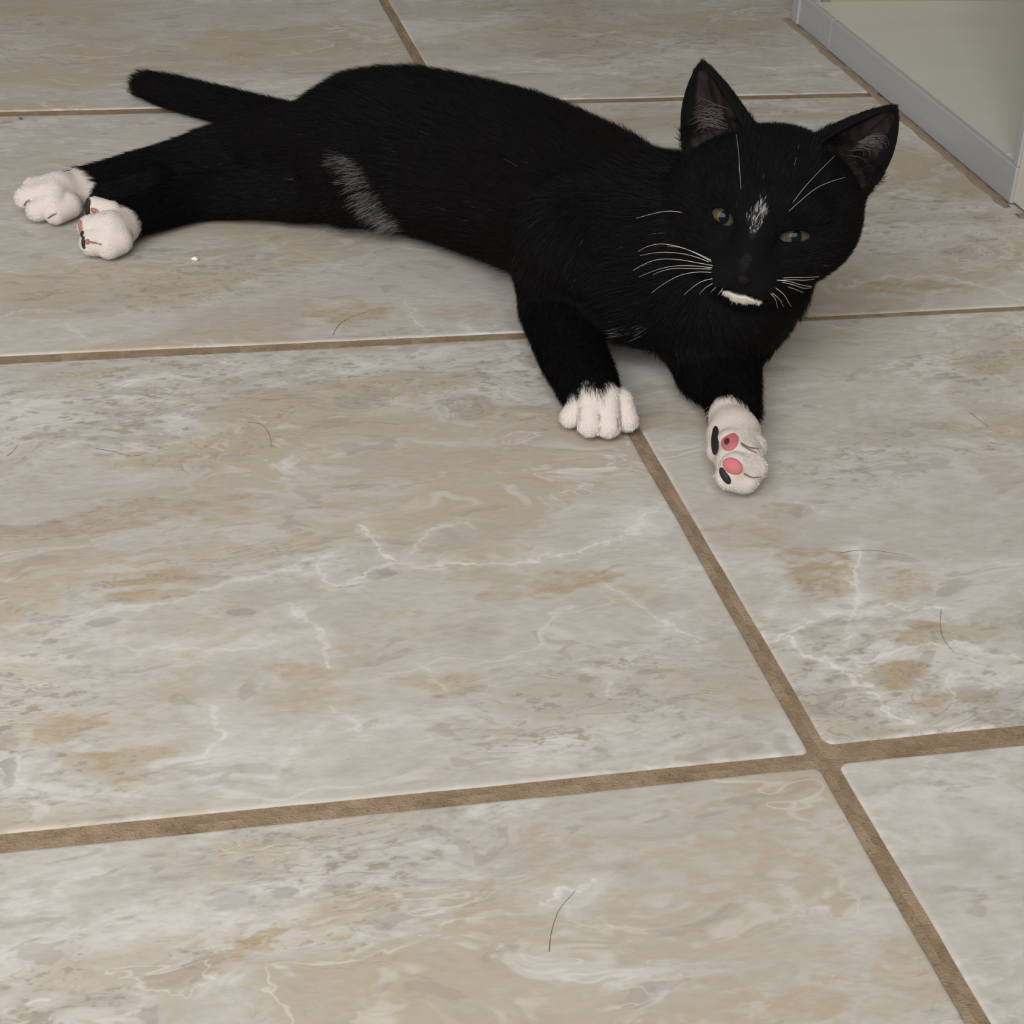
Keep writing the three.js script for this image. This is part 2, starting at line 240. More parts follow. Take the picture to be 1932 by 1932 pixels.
{ // caulk bead along the cabinet foot, brown and uneven
  const mk = (x0, z0, x1, z1, seg) => {
    const pos = [], idx = []; const dx = x1 - x0, dz = z1 - z0, L = Math.hypot(dx, dz), nx = -dz / L, nz = dx / L, K = 6;
    for (let i = 0; i <= seg; i++) { const t = i / seg, w = 0.0030 + noise2(i * 0.35, 77) * 0.0011, h = 0.0015 + noise2(i * 0.5, 33) * 0.0005; for (let k = 0; k <= K; k++) { const a = k / K * Math.PI; pos.push(x0 + dx * t + nx * Math.cos(a) * w, Math.sin(a) * h - 0.0002, z0 + dz * t + nz * Math.cos(a) * w); } }
    for (let i = 0; i < seg; i++) for (let k = 0; k < K; k++) { const a = i * (K + 1) + k, b = a + K + 1; idx.push(a, b, a + 1, b, b + 1, a + 1); }
    const g = new THREE.BufferGeometry(); g.setAttribute('position', new THREE.Float32BufferAttribute(pos, 3)); g.setIndex(idx); g.computeVertexNormals(); return g;
  };
  const m = mesh('trim_1', mergeGeometries([mk(CABX - 0.0028, CZ0 - 0.004, CABX - 0.0028, CZ1 + 0.003, 120), mk(CABX - 0.003, CZ1 + 0.0165, CABX + 0.3, CZ1 + 0.0165, 60)]), new THREE.MeshStandardMaterial({ color: new THREE.Color(0.27, 0.205, 0.145), roughness: 0.85, side: THREE.DoubleSide }));
  tag(m, 'thin brown bead of sealant along the foot of the white cabinet', 'sealant', { kind: 'structure' });
}
// ---------------------------------------------------------------- the kitten: one distance field, meshed as one body
const P = [];                                                    // primitives of the field
const H = {};                                                    // head frame
{
  const c = at(1441, 408, 0.086); H.o = c;
  const toCam = CAM.clone().sub(c).normalize();
  const r0 = CR.clone().addScaledVector(toCam, -CR.dot(toCam)).normalize(), u0 = toCam.clone().cross(r0).normalize();
  const roll = -14 * Math.PI / 180, rt = r0.clone().multiplyScalar(Math.cos(roll)).addScaledVector(u0, Math.sin(roll)), up = toCam.clone().cross(rt).normalize();
  const T = 20 * Math.PI / 180, Y = -4 * Math.PI / 180;
  let F = toCam.clone().multiplyScalar(Math.cos(T)).addScaledVector(up, -Math.sin(T));
  const U = up.clone().multiplyScalar(Math.cos(T)).addScaledVector(toCam, Math.sin(T));
  F = F.multiplyScalar(Math.cos(Y)).addScaledVector(rt, Math.sin(Y)).normalize();
  H.z = F; H.y = U.clone().addScaledVector(F, -U.dot(F)).normalize(); H.x = H.y.clone().cross(H.z).normalize();
}
const h2w = (x, y, z) => H.o.clone().addScaledVector(H.x, x).addScaledVector(H.y, y).addScaledVector(H.z, z);
function hp(u, v, z) { const d = rayDir(u, v), w = H.o.clone().sub(CAM); return CAM.clone().addScaledVector(d, (w.dot(H.z) + z) / d.dot(H.z)); }  // pixel -> point at head depth z
const isV = p => p.isVector3 ? p : at(p[0], p[1], p[2]);
// tapered capsule from a to b; k: blend, w: 1 white coat, fl: fur length, fd: fur direction (default a -> b)
function bone(a, ra, b, rb, k = 0.012, o = {}) {
  a = isV(a); b = isV(b); const d = b.clone().sub(a), l = d.length() || 1e-6;
  P.push({ t: 0, ax: a.x, ay: a.y, az: a.z, dx: d.x / l, dy: d.y / l, dz: d.z / l, l, ra, rb, k, fl: 0.006, w: 0, fd: d.clone().multiplyScalar(1 / l), br: Math.max(ra, rb) + l / 2, cx: (a.x + b.x) / 2, cy: (a.y + b.y) / 2, cz: (a.z + b.z) / 2, ...o });
}
let chainId = 0;
function chain(list, k, o = {}) {                                 // smooth curve through the joints
  const pts = list.map(l => at(l[0], l[1], l[2])), cv = new THREE.CatmullRomCurve3(pts, false, 'centripetal'), n = (list.length - 1) * 3, rr = t => { const f = t * (list.length - 1), i = Math.min(list.length - 2, Math.floor(f)), e = f - i; return list[i][3] + (list[i + 1][3] - list[i][3]) * (e * e * (3 - 2 * e) * 0.6 + e * 0.4); };
  const id = ++chainId; for (let i = 0; i < n; i++) bone(cv.getPoint(i / n), rr(i / n), cv.getPoint((i + 1) / n), rr((i + 1) / n), k, { ...o, id });
}
// ellipsoid at c with axes X, Y, Z (unit vectors) and radii
function ell(c, X, Y, Z, rx, ry, rz, k = 0.008, o = {}) { c = isV(c); P.push({ t: 1, cx: c.x, cy: c.y, cz: c.z, X, Y, Z, rx, ry, rz, k, fl: 0.004, w: 0, fd: V3(0, 0, 0), br: Math.max(rx, ry, rz), ...o }); }
const hell = (x, y, z, rx, ry, rz, k, o) => ell(h2w(x, y, z), H.x, H.y, H.z, rx, ry, rz, k, { head: 1, fl: 0.0032, ...o });

// trunk
const BACK = V3(-0.35, 0, -1).normalize();
chain([[1205, 438, 0.056, 0.0325], [1110, 400, 0.047, 0.0405], [965, 338, 0.0435, 0.0425], [775, 286, 0.0415, 0.0415], [690, 274, 0.039, 0.0365]], 0.02, { fl: 0.0075 });
bone([695, 281, 0.038], 0.0335, [636, 272, 0.030], 0.018, 0.012, { fl: 0.0075 });
// tail
chain([[640, 270, 0.031, 0.0140], [570, 243, 0.0195, 0.0116], [480, 217, 0.0122, 0.0106], [400, 196, 0.0108, 0.0102], [328, 177, 0.0102, 0.0096], [276, 162, 0.0095, 0.0078]], 0.006, { fl: 0.0065 });
// neck and chest
bone(h2w(0.006, 0.002, -0.02), 0.027, [1190, 446, 0.054], 0.031, 0.016, { fl: 0.008 });
bone(h2w(0.0, -0.028, -0.016), 0.026, [1240, 520, 0.044], 0.031, 0.018, { fl: 0.008 });
bone([1240, 506, 0.046], 0.031, [1190, 548, 0.038], 0.018, 0.014, { fl: 0.008 });
bone([1330, 545, 0.042], 0.029, [1304, 586, 0.034], 0.019, 0.014, { fl: 0.008 });
// right foreleg (on the tail side)
chain([[1092, 462, 0.052, 0.0300], [1056, 548, 0.028, 0.0190], [1070, 640, 0.0185, 0.0150], [1102, 712, 0.0150, 0.0134], [1118, 748, 0.0140, 0.0116]], 0.010, { fl: 0.0048 });
// left foreleg (cabinet side): elbow out to the right, forearm coming forward
chain([[1370, 560, 0.045, 0.030], [1402, 602, 0.026, 0.0185], [1366, 662, 0.021, 0.0170], [1374, 720, 0.0165, 0.0138], [1388, 772, 0.0140, 0.0106]], 0.012, { fl: 0.0048 });
bone([1320, 612, 0.028], 0.0180, [1334, 696, 0.017], 0.0130, 0.010, { fl: 0.0055 });
// far hind leg (uppermost, lying behind)
chain([[690, 276, 0.048, 0.026], [570, 276, 0.038, 0.0220], [430, 284, 0.026, 0.0148], [310, 309, 0.0185, 0.0100], [160, 349, 0.0115, 0.0086]], 0.010, { fl: 0.0050 });
// near hind leg
chain([[700, 322, 0.036, 0.030], [600, 352, 0.022, 0.0188], [470, 369, 0.0145, 0.0126], [370, 374, 0.0125, 0.0122], [240, 416, 0.0115, 0.0096]], 0.008, { fl: 0.0050 });
bone([300, 350, 0.012], 0.0085, [440, 330, 0.016], 0.012, 0.008, { fl: 0.004, fd: V3(-1, 0, 0) });
bone([200, 370, 0.010], 0.0062, [300, 350, 0.014], 0.0095, 0.006, { fl: 0.004, fd: V3(-1, 0, 0) });
// paws -----------------------------------------------------------
const WH = { w: 1, fl: 0.0017 };
// right fore paw: four toes toward the camera
bone([1126, 768, 0.0118], 0.0086, [1130, 782, 0.0085], 0.0075, 0.004, WH);
for (const [u0, v0, y0, r0, u1, v1, y1, r1] of [[1097, 758, .0140, .0052, 1077, 787, .0072, .0050], [1113, 748, .0168, .0058, 1113, 802, .0076, .0056], [1145, 748, .0168, .0058, 1148, 805, .0072, .0054], [1172, 756, .0142, .0054, 1183, 794, .0072, .0052]]) bone([u0, v0, y0], r0, [u1, v1, y1], r1, 0.0008, WH);
// left fore paw: turned over, sole to the camera, toes to the right
bone([1372, 790, 0.0140], 0.0080, [1386, 818, 0.0130], 0.0096, 0.006, WH);
bone([1386, 818, 0.0130], 0.0100, [1394, 870, 0.0122], 0.0098, 0.005, WH);
bone([1378, 836, 0.0165], 0.0060, [1418, 842, 0.0135], 0.0062, 0.0012, WH);
bone([1386, 880, 0.0150], 0.0060, [1418, 884, 0.0115], 0.0064, 0.0012, WH);
bone([1358, 818, 0.0140], 0.0052, [1355, 850, 0.0120], 0.0050, 0.003, WH);
bone([1376, 898, 0.0105], 0.0060, [1402, 902, 0.0090], 0.0068, 0.0015, WH);
// far hind paw: long foot, toes at the left end
bone([142, 356, 0.0120], 0.0092, [110, 364, 0.0122], 0.0100, 0.006, WH);
bone([112, 352, 0.0160], 0.0072, [66, 357, 0.0145], 0.0064, 0.0035, WH);
bone([100, 366, 0.0145], 0.0076, [50, 373, 0.0120], 0.0060, 0.0025, WH);
bone([100, 384, 0.0110], 0.0072, [72, 396, 0.0084], 0.0062, 0.0018, WH);
bone([130, 388, 0.0090], 0.0070, [106, 404, 0.0072], 0.0056, 0.0012, WH);
// near hind paw: seen from the toe end, one toe raised
bone([226, 430, 0.0115], 0.0096, [208, 436, 0.0125], 0.0104, 0.005, WH);
bone([210, 399, 0.0195], 0.0052, [180, 389, 0.0205], 0.0048, 0.0008, WH);
bone([206, 426, 0.0160], 0.0072, [172, 430, 0.0145], 0.0066, 0.0012, WH);
bone([206, 446, 0.0115], 0.0078, [178, 456, 0.0095], 0.0074, 0.0012, WH);
bone([224, 454, 0.0095], 0.0072, [206, 464, 0.0082], 0.0068, 0.0015, WH);
// head ------------------------------------------------------------
hell(-0.0006, 0.0046, -0.014, 0.0345, 0.0290, 0.0330, 0.012);
for (const s of [-1, 1]) { hell(s * 0.0185 + 0.0006, -0.006, 0.000, 0.0168, 0.0165, 0.0185, 0.010); hell(s * 0.0062, -0.0205, 0.0270, 0.0082, 0.0072, 0.0080, 0.005, { fl: 0.0022 }); hell(s * 0.0150, 0.0115, 0.0120, 0.0110, 0.0080, 0.0095, 0.007); }
bone(h2w(0, 0.010, 0.016), 0.0105, h2w(-0.0003, -0.0130, 0.0290), 0.0058, 0.006, { head: 1, fl: 0.0022 });
hell(0, -0.0275, 0.0215, 0.0088, 0.0058, 0.0085, 0.005, { fl: 0.0024, w: 0 });
for (const s of [-1, 1]) hell(s * 0.0270, 0.003, -0.008, 0.0125, 0.0160, 0.0150, 0.010);
hell(0, -0.018, 0.012, 0.0200, 0.0140, 0.0170, 0.010);
// ears: hollow flattened cones
const EARS = [
  { base: hp(1352, 258, -0.016), tip: hp(1325, 112, -0.022), out: hp(1301, 300, -0.020), inn: hp(1412, 214, -0.010) },
  { base: hp(1598, 300, -0.016), tip: hp(1692, 197, -0.022), out: hp(1630, 364, -0.020), inn: hp(1560, 246, -0.010) }];
for (const e of EARS) {
  e.A = e.tip.clone().sub(e.base); e.L = e.A.length(); e.A.normalize();
  const wv = e.out.clone().sub(e.inn); e.W = wv.addScaledVector(e.A, -wv.dot(e.A)).normalize(); e.D = e.A.clone().cross(e.W); if (e.D.dot(H.z) < 0) e.D.negate();
  e.hw = e.out.clone().sub(e.inn).dot(e.W) / 2; e.mid = e.out.clone().add(e.inn).multiplyScalar(0.5).sub(e.base).dot(e.W);
}
function earField(e, x, y, z) {                                   // outer cone minus an inner cone pushed toward the face
  const px = x - e.base.x, py = y - e.base.y, pz = z - e.base.z;
  const a = px * e.A.x + py * e.A.y + pz * e.A.z; let w = px * e.W.x + py * e.W.y + pz * e.W.z; const d = px * e.D.x + py * e.D.y + pz * e.D.z;
  if (a < -0.022 || a > e.L + 0.012) return 0.02;
  const t = a / e.L; w -= e.mid * (1 - Math.max(0, t));
  const prof = t < 0 ? 1 : Math.pow(Math.max(0, 1 - Math.pow(t, w > 0 ? 2.0 : 1.25)), 0.8), R = Math.max(0.0006, (e.hw - 0.001) * prof + 0.0022 * (1 - Math.max(0, t)));
  const q = Math.hypot(w / R, d / (R * 0.62)); const outer = (q - 1) * R * 0.62 * (q > 1 ? 1 : 1);
  const bend = d - 0.0055 * prof - 0.0012, Ri = Math.max(0.0002, R - 0.0019), qi = Math.hypot(w / Ri, bend / (Ri * 0.62)), inner = (qi - 1) * Ri * 0.62;
  const f = Math.max(outer, -inner, a - e.L * 0.995);
  return Math.max(f, -(a + 0.020));
}
const EYES = [{ u: 1364, v: 409, w: 25, h: 15.5, ang: 0.62 }, { u: 1499, v: 446, w: 31, h: 13, ang: -0.05 }];
for (const e of EYES) {
  e.r = 0.0088; e.c = hp(e.u, e.v, 0.0085);                          // ball centre
  const V = CAM.clone().sub(e.c).normalize(); e.V = V;
  const X = CR.clone().addScaledVector(V, -CR.dot(V)).normalize(), Y = V.clone().cross(X);
  e.X = X.clone().multiplyScalar(Math.cos(e.ang)).addScaledVector(Y, -Math.sin(e.ang)); e.Y = V.clone().cross(e.X);
}
const smin = (a, b, k) => { const h = Math.max(k - Math.abs(a - b), 0) / k; return Math.min(a, b) - h * h * k * 0.25; };
function prim(p, x, y, z) {
  if (p.t === 0) {
    const qx = x - p.ax, qy = y - p.ay, qz = z - p.az; let s = qx * p.dx + qy * p.dy + qz * p.dz; s = s < 0 ? 0 : s > p.l ? p.l : s;
    const ex = qx - p.dx * s, ey = qy - p.dy * s, ez = qz - p.dz * s; return Math.sqrt(ex * ex + ey * ey + ez * ez) - (p.ra + (p.rb - p.ra) * s / p.l);
  }
  const qx = x - p.cx, qy = y - p.cy, qz = z - p.cz;
  const a = qx * p.X.x + qy * p.X.y + qz * p.X.z, b = qx * p.Y.x + qy * p.Y.y + qz * p.Y.z, c = qx * p.Z.x + qy * p.Z.y + qz * p.Z.z;
  const k0 = Math.sqrt((a / p.rx) ** 2 + (b / p.ry) ** 2 + (c / p.rz) ** 2), k1 = Math.sqrt((a / (p.rx * p.rx)) ** 2 + (b / (p.ry * p.ry)) ** 2 + (c / (p.rz * p.rz)) ** 2);
  return k1 > 1e-9 ? k0 * (k0 - 1) / k1 : -Math.min(p.rx, p.ry, p.rz);
}
function eyeCut(e, x, y, z) {                                      // almond slit in front of the eyeball
  const px = x - e.c.x, py = y - e.c.y, pz = z - e.c.z, d = px * e.V.x + py * e.V.y + pz * e.V.z; if (d < 0) return 0.02;
  const s = 1 / 4450, a = (px * e.X.x + py * e.X.y + pz * e.X.z) / (e.w * s), b = (px * e.Y.x + py * e.Y.y + pz * e.Y.z) / (e.h * s);
  return (Math.max(Math.hypot(a, 0.62 * (Math.abs(b) + 0.9)) - Math.hypot(1, 0.558), Math.abs(b) - 0.78)) * e.h * s * 0.8;
}
function field(x, y, z, L = P) {
  let d = 0.05;
  for (let i = 0; i < L.length; i++) { const p = L[i]; let q = prim(p, x, y, z); if (p.id) while (i + 1 < L.length && L[i + 1].id === p.id) { const e = prim(L[++i], x, y, z); if (e < q) q = e; } if (q < d + p.k) d = smin(d, q, p.k); }
  const hx = x - H.o.x, hy = y - H.o.y, hz = z - H.o.z;
  if (hx * hx + hy * hy + hz * hz < 0.0075) {
    for (const e of EARS) { const q = earField(e, x, y, z); if (q < d + 0.004) d = smin(d, q, 0.004); }
    for (const e of EYES) { const q = -eyeCut(e, x, y, z); if (q > d) d = q; }
    // mouth line
    const a = hx * H.x.x + hy * H.x.y + hz * H.x.z, b = hx * H.y.x + hy * H.y.y + hz * H.y.z, c = hx * H.z.x + hy * H.z.y + hz * H.z.z;
    if (c > 0.018) { const m = Math.abs(b + 0.0238 + Math.abs(Math.abs(a) - 0.0045) * 0.25 - 0.0008); d = Math.max(d, Math.min(0.0007 - m, 0.02)); }
  }
  const fl = 0.0004 - y;                                            // pressed flat where it lies on the floor
  return fl > d ? fl : d;
}
function grad(x, y, z, h = 0.0006) { return V3(field(x + h, y, z) - field(x - h, y, z), field(x, y + h, z) - field(x, y - h, z), field(x, y, z + h) - field(x, y, z - h)).normalize(); }
function hit(u, v) { const d = rayDir(u, v); let t = 0.5; for (let i = 0; i < 300; i++) { const f = field(CAM.x + d.x * t, CAM.y + d.y * t, CAM.z + d.z * t); if (f < 0.0001) break; t += Math.max(0.0002, f * 0.6); if (t > 1.6) return null; } const p = CAM.clone().addScaledVector(d, t); return { p, n: grad(p.x, p.y, p.z) }; }

// surface nets on a sparse grid
function meshField() {
  const lo = V3(1, 1, 1), hi = V3(-1, -1, -1);
  for (const p of P) { lo.min(V3(p.cx - p.br, p.cy - p.br, p.cz - p.br)); hi.max(V3(p.cx + p.br, p.cy + p.br, p.cz + p.br)); }
  for (const e of EARS) { lo.min(e.tip); hi.max(e.tip); }
  lo.subScalar(0.006); hi.addScalar(0.006); lo.y = -0.004;
  const S = 0.0011, B = 8, n = [0, 1, 2].map(i => Math.ceil((hi.getComponent(i) - lo.getComponent(i)) / S / B) * B + 1), [nx, ny, nz] = n;
  const F = new Float32Array(nx * ny * nz).fill(0.02), act = [];
  const rad = S * B * 0.87 * 1.05;
  for (let bz = 0; bz < nz - 1; bz += B) for (let by = 0; by < ny - 1; by += B) for (let bx = 0; bx < nx - 1; bx += B) {
    const cx = lo.x + (bx + B / 2) * S, cy = lo.y + (by + B / 2) * S, cz = lo.z + (bz + B / 2) * S;
    const near = P.filter(p => (cx - p.cx) ** 2 + (cy - p.cy) ** 2 + (cz - p.cz) ** 2 < (p.br + 0.05) ** 2);
    const c = field(cx, cy, cz, near), on = Math.abs(c) < rad + 0.006;
    const L = on ? near.filter(p => prim(p, cx, cy, cz) < rad + 0.03) : null;
    for (let k = 0; k <= B; k++) for (let j = 0; j <= B; j++) for (let i = 0; i <= B; i++) {
      const q = ((bz + k) * ny + by + j) * nx + bx + i;
      if (!on) { if (F[q] === Math.fround(0.02)) F[q] = c; } else F[q] = field(lo.x + (bx + i) * S, lo.y + (by + j) * S, lo.z + (bz + k) * S, L);
    }
    if (on) act.push([bx, by, bz]);
  }
  const vid = new Map(), pos = [], idx = [];
  const E = [[0, 1], [2, 3], [4, 5], [6, 7], [0, 2], [1, 3], [4, 6], [5, 7], [0, 4], [1, 5], [2, 6], [3, 7]];
  const off = [0, 1, nx, nx + 1, nx * ny, nx * ny + 1, nx * ny + nx, nx * ny + nx + 1];
  for (const [bx, by, bz] of act) for (let k = bz; k < bz + B && k < nz - 1; k++) for (let j = by; j < by + B && j < ny - 1; j++) for (let i = bx; i < bx + B && i < nx - 1; i++) {
    const q = (k * ny + j) * nx + i; let m = 0; for (let c = 0; c < 8; c++) if (F[q + off[c]] < 0) m |= 1 << c;
    if (m === 0 || m === 255) continue;
    let sx = 0, sy = 0, sz = 0, cnt = 0;
    for (const [a, b] of E) { if (!((m >> a ^ m >> b) & 1)) continue; const fa = F[q + off[a]], fb = F[q + off[b]], t = fa / (fa - fb); sx += (a & 1) + ((b & 1) - (a & 1)) * t; sy += (a >> 1 & 1) + ((b >> 1 & 1) - (a >> 1 & 1)) * t; sz += (a >> 2) + ((b >> 2) - (a >> 2)) * t; cnt++; }
    vid.set(q, pos.length / 3); pos.push(lo.x + (i + sx / cnt) * S, lo.y + (j + sy / cnt) * S, lo.z + (k + sz / cnt) * S);
  }
  const st = [1, nx, nx * ny];
  for (const q of vid.keys()) for (let ax = 0; ax < 3; ax++) {
    const a = F[q] < 0, b = F[q + st[ax]] < 0; if (a === b) continue;
    const u = st[(ax + 1) % 3], v = st[(ax + 2) % 3], c = [vid.get(q), vid.get(q - u), vid.get(q - u - v), vid.get(q - v)]; if (c.some(x => x === undefined)) continue;
    if (a) idx.push(c[0], c[1], c[2], c[0], c[2], c[3]); else idx.push(c[0], c[2], c[1], c[0], c[3], c[2]);
  }
  const nor = new Float32Array(pos.length);
  for (let i = 0; i < pos.length; i += 3) { const x = pos[i], y = pos[i + 1], z = pos[i + 2], L = P.filter(p => (x - p.cx) ** 2 + (y - p.cy) ** 2 + (z - p.cz) ** 2 < (p.br + 0.03) ** 2), h = 0.0007;
    const gx = field(x + h, y, z, L) - field(x - h, y, z, L), gy = field(x, y + h, z, L) - field(x, y - h, z, L), gz = field(x, y, z + h, L) - field(x, y, z - h, L), l = Math.hypot(gx, gy, gz) || 1; nor[i] = gx / l; nor[i + 1] = gy / l; nor[i + 2] = gz / l; }
  const g = new THREE.BufferGeometry(); g.setAttribute('position', new THREE.Float32BufferAttribute(pos, 3)); g.setAttribute('normal', new THREE.BufferAttribute(nor, 3)); g.setIndex(idx); return g;
}
const bodyGeo = meshField();

// coat: white where the white parts lead, plus the marks on face, chin, chest and belly
const MARKS = [ // pixel on the body, radius in m, share of pale hairs, paleness of those hairs
  [1437, 384, .0012, .7, .5], [1436, 394, .0020, .8, .6], [1430, 406, .0028, .85, .6], [1424, 412, .0030, .7, .4], [1426, 422, .0026, .8, .55], [1421, 434, .0018, .7, .5], [1418, 446, .0012, .5, .4], [1440, 404, .0018, .6, .4], [1413, 415, .0014, .5, .3],
  [1409, 484, .0016, .3, .2], [1406, 496, .0022, .3, .16], [1402, 508, .0018, .25, .16], [1376, 555, .0028, 1, 1], [1388, 561, .0036, 1, 1], [1402, 564, .0038, 1, 1], [1416, 566, .0034, 1, 1], [1430, 566, .0024, 1, 1],
  [1185, 624, .0040, .12, .3], [1212, 616, .0036, .15, .3],
  [640, 302, .004, .3, .10], [660, 312, .005, .5, .14], [672, 328, .006, .45, .15], [684, 348, .006, .5, .15], [694, 368, .0065, .5, .15], [706, 388, .0060, .6, .17], [722, 404, .0060, .6, .18], [738, 416, .006, .8, .22], [752, 424, .0045, .75, .22], [766, 430, .003, .5, .2],
].map(([u, v, r, w, k]) => { const h = hit(u, v); return h && { p: h.p, r, w, k }; }).filter(Boolean);
const CREASES = [[[1094, 772], [1093, 792]], [[1131, 784], [1131, 812]], [[1166, 786], [1166, 808]], [[48, 387], [58, 379]], [[94, 410], [106, 402]], [[168, 456], [192, 461]], [[180, 401], [198, 404]]].map(l => l.map(([u, v]) => hit(u, v)?.p)).filter(l => l.every(Boolean));
function crease(x, y, z) { let m = 1; for (const [a, b] of CREASES) { const d = b.clone().sub(a), q = V3(x, y, z).sub(a), t = clamp(q.dot(d) / d.lengthSq(), 0, 1); m = Math.min(m, q.addScaledVector(d, -t).length()); } return m; }
function coat(x, y, z) {
  let dw = 1, db = 0.9, best = null, bd = 1, pale = 1, fx = 0, fy = 0, fz = 0;
  for (const p of P) { if ((x - p.cx) ** 2 + (y - p.cy) ** 2 + (z - p.cz) ** 2 > (p.br + 0.02) ** 2) continue; const d = prim(p, x, y, z); if (p.w) dw = Math.min(dw, d); else db = Math.min(db, d); if (d < bd) { bd = d; best = p; } const g = Math.exp(-Math.max(0, d) / 0.004); fx += p.fd.x * g; fy += p.fd.y * g; fz += p.fd.z * g; }
  let w = sm(-0.0006, 0.0006, db - dw + 0.0004 + 0.0011 * noise2(x * 700 + z * 300, y * 700 - z * 500));
  const hb = (x - H.o.x) * H.y.x + (y - H.o.y) * H.y.y + (z - H.o.z) * H.y.z;   // height in the head: the white chin ends at the mouth
  for (const m of MARKS) { if (m.k === 1 && hb > -0.0240) continue; const d = Math.hypot(x - m.p.x, y - m.p.y, z - m.p.z); const q = m.w * (1 - sm(m.r * 0.7, m.r * 1.15, d + m.r * 0.35 * noise2(x * 900 + y * 500, z * 900 - y * 400))); if (q > w) { w = q; pale = m.k; } }
  return { w, pale, best, f: V3(fx, fy, fz) };
}
{
  const p = bodyGeo.attributes.position, c = new Float32Array(p.count * 3);
  for (let i = 0; i < p.count; i++) {
    const x = p.getX(i), y = p.getY(i), z = p.getZ(i), co = coat(x, y, z), w = co.pale === 1 ? co.w : co.w * 0.03; let r = 0.0055 + (0.62 - 0.0055) * w, g = 0.0052 + (0.55 - 0.0052) * w, b = 0.0055 + (0.50 - 0.0055) * w;
    for (const e of EARS) { // bare skin inside the ear
      const a = V3(x, y, z).sub(e.base), t = a.dot(e.A) / e.L, d = a.dot(e.D), ww = Math.abs(a.dot(e.W) - e.mid * (1 - t)); const n = V3(bodyGeo.attributes.normal.getX(i), bodyGeo.attributes.normal.getY(i), bodyGeo.attributes.normal.getZ(i));
      if (t > -0.45 && t < 0.86 && n.dot(e.D) > 0.1 && ww < e.hw * (1.02 - Math.max(0, t)) * 0.80 + 0.0004) { const q = earField(e, x, y, z); if (Math.abs(q) < 0.0015) { const k = 0.75 + 0.5 * noise2(x * 500 + y * 300, z * 500); r = 0.028 * k; g = 0.020 * k; b = 0.0205 * k; } }
    }
    if (crease(x, y, z) < 0.00055) { r = 0.42; g = 0.27; b = 0.235; }
    c[i * 3] = r; c[i * 3 + 1] = g; c[i * 3 + 2] = b;
  }
  bodyGeo.setAttribute('color', new THREE.BufferAttribute(c, 3));
}
const PADS = [ // pixel, width, height, turn, kind, label
  [1348, 828, 19, 54, 0.15, 'black', 'black pad'], [1376, 831, 35, 33, 0, 'pink', 'pink toe pad with a dark spot'], [1382, 879, 40, 29, 0.5, 'pink', 'pink toe pad'], [1367, 898, 17, 32, -0.6, 'black', 'black pad'], [1373, 835, 13, 14, 0, 'spot', 'dark spot on the pink pad'],
  [41, 403, 12, 24, -0.6, 'flesh', 'brownish pink pad'], [84, 417, 15, 11, 0.2, 'black', 'black pad'], [164, 390, 15, 18, 0.2, 'black', 'black pad'], [180, 399, 24, 8, 0.25, 'flesh', 'brownish pink pad'], [153, 434, 11, 24, -0.3, 'flesh', 'brownish pink pad'], [155, 441, 9, 9, 0, 'black', 'black pad'], [157, 458, 9, 16, 0, 'black', 'black pad'], [165, 456, 10, 10, 0, 'flesh', 'brownish pink pad'],
].map(([u, v, w, h, ang, kind, label]) => {
  const q = hit(u, v); if (!q) return null; const s = CAM.distanceTo(q.p) / FPX / 2, cr = CR.clone().addScaledVector(q.n, -CR.dot(q.n)).normalize(), y = q.n.clone().cross(cr);
  const X = cr.clone().multiplyScalar(Math.cos(ang)).addScaledVector(y, -Math.sin(ang)), f = Math.max(0.55, q.n.dot(CAM.clone().sub(q.p).normalize()));
  return { ...q, X, Y: q.n.clone().cross(X), rx: w * s, ry: h * s / f, kind, label };
}).filter(Boolean);
const onPad = o => PADS.some(p => { const d = o.clone().sub(p.p); return Math.abs(d.dot(p.n)) < 0.004 && (d.dot(p.X) / p.rx) ** 2 + (d.dot(p.Y) / p.ry) ** 2 < 1.0; });
const kitten = group('kitten'); tag(kitten, 'black kitten with white paws lying on its side, head raised', 'kitten');
const skinMat = new THREE.MeshPhysicalMaterial({ vertexColors: true, roughness: 0.85, specularIntensity: 0.1 });
mesh('body', bodyGeo, skinMat, kitten);
